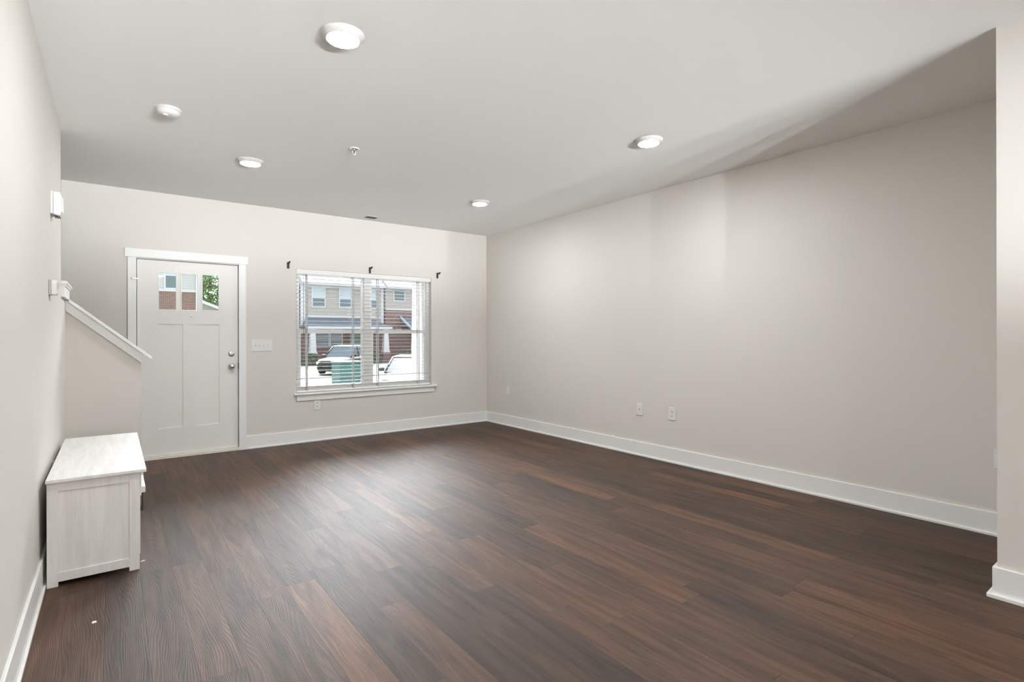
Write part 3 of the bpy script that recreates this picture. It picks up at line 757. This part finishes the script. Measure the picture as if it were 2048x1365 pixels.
vs = [(12.45, PYF - 0.3, zb_), (19.6, PYF - 0.3, zb_), (12.95, HY, zt), (18.6, HY, zt), (12.45, HY, zb_), (19.6, HY, zb_)]
m.add(vs, [(0, 1, 3, 2), (0, 2, 4), (1, 5, 3), (0, 4, 5, 1), (2, 3, 5, 4)])
m.build('porch_roof', SHING, ta)
MB().box(12.45, 19.6, PYF - 0.34, PYF - 0.1, 1.84, 2.05).build('porch_beam', XTRIM, ta)
for x in (12.86, 19.1): porch_column(ta, x, PYF, G, 1.84, -0.05)
MB().box(16.6, 17.6, HY - 0.06, HY, -0.6, 1.5).build('front_door', plain('green door', (0.16, 0.24, 0.21, 1), 0.4), ta)
MB().box(12.45, 19.6, PYF - 0.2, HY, G, -0.62).build('porch_slab', CONC, ta)

tb = thing('townhouse', 'townhouse wing with square window above red brick, at the right of the window view', 'house', (24, HY, G))
HB = HY - 0.3
MB().box(19.85, 34, HB, HB + 9, 3.66, 5.75).build('upper_wall', SIDB, tb)
MB().box(19.85, 34, HB, HB + 9, G, 3.66).build('brick_wall', BRICK, tb)
m = MB(); m.box(19.85, 34, HB - 0.06, HB, 5.42, 5.62); m.box(19.85, 34, HB - 0.05, HB, 3.64, 3.78)
m.build('corner_boards', XTRIM, tb)
MB().prism([(HB - 0.5, 5.6), (HB - 0.5, 5.8), (HB + 5, 9.0), (HB + 9.5, 5.8), (HB + 9.5, 5.6)], 0, 19.85, 34.3).build('roof', ROOF, tb)
MB().box(19.85, 34.3, HB - 0.62, HB - 0.5, 5.58, 5.80).build('gutter', XTRIM, tb)
xwindow(tb, 20.68, 21.68, 4.55, 5.5 - 0.1, HB, split=False)
m = MB()
vs = [(21.4, PYF - 0.3, 2.05), (34, PYF - 0.3, 2.05), (21.2, HB, 3.0), (34, HB, 3.0), (21.4, HB, 2.05), (34, HB, 2.05)]
m.add(vs, [(0, 1, 3, 2), (0, 2, 4), (1, 5, 3), (0, 4, 5, 1), (2, 3, 5, 4)])
m.build('porch_roof', SHING, tb)
m = MB(); m.box(21.4, 34, PYF - 0.34, PYF - 0.1, 1.84, 2.05)
m.rbox((21.3, (PYF - 0.3 + HB) / 2, 2.55), (0.12, math.hypot(HB - PYF + 0.3, 0.95), 0.16), Matrix.Rotation(math.atan2(0.95, HB - PYF + 0.3), 3, 'X'))
m.build('porch_beam', XTRIM, tb)
for x in (21.9, 25.5): porch_column(tb, x, PYF, G, 1.84, -0.05)
MB().box(21.4, 34, PYF - 0.2, HB, G, -0.62).build('porch_slab', CONC, tb)

td = thing('townhouse', 'white sided townhouse end at the left edge of the window view', 'house', (10.6, HY + 1, G))
MB().box(10.1, 12.2, HY + 0.6, HY + 7.5, 2.0, 6.2).build('upper_wall', SIDW, td)
MB().box(10.1, 12.2, HY + 0.55, HY + 7.5, G, 2.0).build('brick_wall', BRICK, td)
MB().prism([(HY + 0.2, 6.1), (HY + 0.2, 6.3), (HY + 4.2, 9.0), (HY + 8, 6.2), (HY + 8, 6.1)], 0, 9.98, 12.35).build('roof', ROOF, td)
MB().box(12.16, 12.34, HY + 0.4, HY + 0.7, G, 6.1).build('downspout', XTRIM, td)

# building seen through the door panes
DYH = 43.0
te = thing('townhouse', 'brick townhouse with white upper siding seen through the door panes', 'house', (0, DYH, G))
MB().box(-12, 4.82, DYH, DYH + 10, 4.42, 7.4).build('upper_wall', SIDW, te)
MB().box(-12, 4.66, DYH - 0.02, DYH + 10, G, 4.36).build('brick_wall', BRICK, te)
m = MB(); m.box(4.62, 4.92, DYH - 0.12, DYH + 0.2, G, 7.3); m.box(-12, 4.7, DYH - 0.08, DYH, 4.33, 4.48)
m.build('corner_boards', XTRIM, te)
MB().prism([(DYH - 0.5, 7.2), (DYH - 0.5, 7.45), (DYH + 5, 10.4), (DYH + 10.5, 7.45), (DYH + 10.5, 7.2)], 0, -12.4, 5.2).build('roof', ROOF, te)
xwindow(te, 2.86, 3.72, 4.58, 6.3, DYH, panes=(PANEB, PANE))
xwindow(te, -1.2, -0.2, 4.58, 6.3, DYH, panes=(PANEB, PANE))

tg_ = thing('garage', 'low beige gabled building in front of the tree, seen through the right door pane', 'garage', (5.6, 44.5, G))
MB().prism([(5.05, G), (9.6, G), (9.6, 1.75), (5.05, 3.62)], 1, 43.6, 48).build('gable_wall', SIDB, tg_)
m = MB(); m.prism([(4.93, 3.67), (9.9, 1.63), (9.9, 1.83), (4.93, 3.89)], 1, 43.3, 48.3)
m.build('roof', XTRIM, tg_)

def tree(x, y, zb, h, r, n, label):
    t = thing('tree', label, 'tree', (x, y, zb))
    MB().tube([(x, y, zb), (x + 0.1, y, zb + h * 0.35), (x, y + 0.1, zb + h * 0.7)], 0.22, 10).build('trunk', BARK, t)
    m = MB(); rr = random.Random(int(x * 100))
    for i in range(n):
        while True:
            p = Vector((rr.uniform(-1, 1), rr.uniform(-1, 1), rr.uniform(-1, 1)))
            if 0.25 < p.length < 1: break
        wob = 0.75 + 0.35 * math.sin(p.x * 5 + x) * math.cos(p.z * 6 + p.y * 4)
        c_ = Vector((x + p.x * r * wob, y + p.y * r * wob, zb + h * 0.6 + p.z * h * 0.45 * wob))
        u = Vector((rr.gauss(0, 1), rr.gauss(0, 1), rr.gauss(0, 1))).normalized(); q = u.orthogonal().normalized()
        s_ = rr.uniform(0.09, 0.2)
        m.add([c_ - u * s_, c_ + q * s_ * 0.5, c_ + u * s_, c_ - q * s_ * 0.5], [(0, 1, 2, 3)])
    m.build('crown', LEAF, t)
tree(7.4, 58, -1.0, 11.0, 2.4, 6000, 'leafy green tree seen through the right door pane')

def shrub(x, y, r, h, label):
    m = MB(); rr = random.Random(int(x * 77))
    for i in range(420):
        a, b, c_ = rr.uniform(0, 2 * math.pi), rr.uniform(0, 1), rr.uniform(0.6, 1)
        p = Vector((x + r * c_ * math.cos(a) * math.sqrt(1 - b * b * 0.8), y + r * c_ * math.sin(a) * math.sqrt(1 - b * b * 0.8), gz(y) + h * b))
        u = Vector((rr.gauss(0, 1), rr.gauss(0, 1), rr.gauss(0, 1))).normalized(); q = u.orthogonal().normalized(); s_ = rr.uniform(0.06, 0.12)
        m.add([p - u * s_, p + q * s_ * 0.6, p + u * s_, p - q * s_ * 0.6], [(0, 1, 2, 3)])
    tag(m.build('shrub', HEDGE), label, 'shrub', 'shrubs in front of the townhouse porch')
shrub(17.3, 42.6, 0.8, 1.0, 'dark shrub by the porch, seen just right of the window mullion')
shrub(20.6, 42.6, 0.9, 1.0, 'dark shrub below the porch column, right half of the window')
shrub(12.3, 42.4, 0.7, 0.9, 'dark shrub by the porch at the left edge of the window')
shrub(22.4, 42.4, 0.8, 1.0, 'dark shrub by the porch, behind the silver car')

# own porch: tapered column and plain post beside the window
t = thing('porch_post', 'white tapered porch column close outside the right window sash', 'column', (4.25, 8.5, -0.35))
m = MB(); a, b = 0.055, 0.075
vs = [(4.262 - b, 8.5 - b, -0.35), (4.262 + b, 8.5 - b, -0.35), (4.262 + b, 8.5 + b, -0.35), (4.262 - b, 8.5 + b, -0.35), (4.275 - a, 8.5 - a, 2.7), (4.275 + a, 8.5 - a, 2.7), (4.275 + a, 8.5 + a, 2.7), (4.275 - a, 8.5 + a, 2.7)]
m.add(vs, [(3, 2, 1, 0), (4, 5, 6, 7), (0, 1, 5, 4), (1, 2, 6, 5), (2, 3, 7, 6), (3, 0, 4, 7)])
m.build('shaft', XTRIM, t)
MB().box(4.16, 4.37, 8.4, 8.6, -0.37, -0.25).build('plinth', XTRIM, t)
tag(MB().box(4.80, 4.93, 9.4, 9.6, -0.48, 3.0).build('porch_post', plain('beige post', (0.27, 0.25, 0.21, 1), 0.7)), 'beige square post right behind the white porch column', 'column')

tr = thing('transformer_box', 'green metal utility box on the driveway, seen through the left sash', 'utility box', (6.37, 17.85, gz(17.85)))
zg = gz(17.85)
MB().box(5.98, 6.76, 17.4, 18.3, zg + 0.1, zg + 1.20).build('housing', TRANSF, tr, bevel=0.02)
MB().box(5.95, 6.79, 17.36, 18.34, zg + 1.20, zg + 1.27).build('lid', TRANSF, tr, bevel=0.02)
MB().box(5.85, 6.89, 17.25, 18.45, zg, zg + 0.1).build('pad', CONC, tr)

def car(x, y, heading, paint, label, L_=4.4, W_=1.8, Hh=1.6, suv=True):
    """nose points along +x in the car's own frame"""
    t = thing('car', label, 'car', (x, y, gz(y)), heading, 'parked cars outside')
    h = L_ / 2; w_ = W_ / 2
    hood = 0.95 if suv else 0.82
    belt = 1.02 if suv else 0.90
    # lower body: cross sections along the length (x, half width, bottom, top)
    sec = [(h, w_ * 0.62, 0.35, 0.62), (h - 0.06, w_ * 0.80, 0.24, hood - 0.16), (h - 0.30, w_ * 0.93, 0.20, hood - 0.06), (h - 1.0, w_, 0.20, hood), (h - 1.35, w_, 0.20, belt), (-h + 0.9, w_, 0.20, belt + 0.03), (-h + 0.25, w_ * 0.95, 0.22, belt), (-h + 0.04, w_ * 0.86, 0.28, belt - 0.08), (-h, w_ * 0.72, 0.36, 0.72)]
    m = MB(); vs, fs = [], []
    for (sx_, hw, zb2, zt2) in sec:
        ring = [(sx_, -hw * 0.92, zb2), (sx_, -hw, zb2 + 0.18), (sx_, -hw, zt2 - 0.18), (sx_, -hw * 0.9, zt2 - 0.03), (sx_, -hw * 0.55, zt2), (sx_, hw * 0.55, zt2), (sx_, hw * 0.9, zt2 - 0.03), (sx_, hw, zt2 - 0.18), (sx_, hw, zb2 + 0.18), (sx_, hw * 0.92, zb2)]
        vs += ring
    q = 10
    for i in range(len(sec) - 1):
        for k_ in range(q): fs.append((i * q + k_, i * q + (k_ + 1) % q, (i + 1) * q + (k_ + 1) % q, (i + 1) * q + k_))
    fs.append(tuple(range(q))); fs.append(tuple((len(sec) - 1) * q + k_ for k_ in range(q)))
    m.add(vs, fs, True)
    m.build('body', paint, t, local=True)
    # cabin glass and roof
    def loft(name, mat_, stations):
        m = MB(); vs, fs = [], []
        for (za, xa, xb, hw) in stations: vs += [(xa, -hw, za), (xa, hw, za), (xb, hw, za), (xb, -hw, za)]
        for i in range(len(stations) - 1):
            for k_ in range(4): fs.append((4 * i + k_, 4 * i + (k_ + 1) % 4, 4 * i + 4 + (k_ + 1) % 4, 4 * i + 4 + k_))
        fs.append((3, 2, 1, 0)); n_ = 4 * (len(stations) - 1); fs.append((n_, n_ + 1, n_ + 2, n_ + 3))
        m.add(vs, fs); return m.build(name, mat_, t, bevel=0.03, local=True)
    xa0, xa1 = h - 1.15, h - 1.95
    xb0, xb1 = (-h + 0.18, -h + 0.45) if suv else (-h + 0.55, -h + 1.25)
    loft('cabin_glass', CARG, [(belt - 0.06, xa0, xb0, w_ * 0.90), (Hh - 0.07, xa1, xb1, w_ * 0.74)])
    loft('roof', paint, [(Hh - 0.075, xa1 + 0.05, xb1 - 0.05, w_ * 0.76), (Hh - 0.03, xa1 - 0.05, xb1 + 0.05, w_ * 0.73), (Hh, xa1 - 0.35, xb1 + 0.3, w_ * 0.6)])
    m = MB()
    for s_ in (-1, 1):
        for (pa, pb) in (((xa0, belt - 0.05), (xa1, Hh - 0.06)), ((-0.1, belt - 0.05), (-0.18, Hh - 0.06)), ((xb0 + 0.05, belt - 0.05), (xb1, Hh - 0.06))):
            m.tube([(pa[0], s_ * w_ * 0.905, pa[1]), (pb[0], s_ * w_ * 0.745, pb[1])], 0.035, 6)
    m.build('pillars', paint, t, local=True)
    for s_ in (-1, 1):
        m = MB(); m.box(xa0 - 0.30, xa0 - 0.14, s_ * w_ - 0.02 if s_ > 0 else -w_ - 0.17, w_ + 0.17 if s_ > 0 else -w_ + 0.02, belt - 0.02, belt + 0.13)
        m.build('side_mirror', paint, t, bevel=0.03, local=True)
        m = MB(); m.box(h - 0.26, h - 0.045, s_ * w_ * 0.66 - 0.17, s_ * w_ * 0.66 + 0.17, hood - 0.34, hood - 0.19)
        m.build('headlamp', LAMPG, t, bevel=0.03, local=True)
        for wx in (h - 0.85, -h + 0.85):
            R = 0.34
            wl = MB().lathe((wx, s_ * (w_ - 0.10), R), [(R * 0.62, -0.115), (R * 0.96, -0.10), (R, -0.06), (R, 0.06), (R * 0.96, 0.10), (R * 0.62, 0.115)], 28, 1).build('wheel', TYRE, t, local=True)
            MB().lathe((wx, s_ * (w_ - 0.10), R), [(0.0, -0.122), (R * 0.25, -0.122), (R * 0.6, -0.117), (R * 0.6, 0.117), (R * 0.25, 0.122), (0.0, 0.122)], 20, 1).build('rim', RIM, wl, local=True)
    MB().box(h - 0.06, h + 0.012, -w_ * 0.42, w_ * 0.42, 0.44, hood - 0.24).build('grille', BLACK, t, bevel=0.02, local=True)
    return t
car(11.15, 31.6, math.radians(180 + 46), CARD, 'dark grey sport utility car seen through the left window sash', 4.3, 1.8, 1.66, True)
car(8.9, 18.1, math.radians(180 + 55), CARS, 'silver grey car with sloping windscreen seen through the right window sash', 4.4, 1.75, 1.42, False)
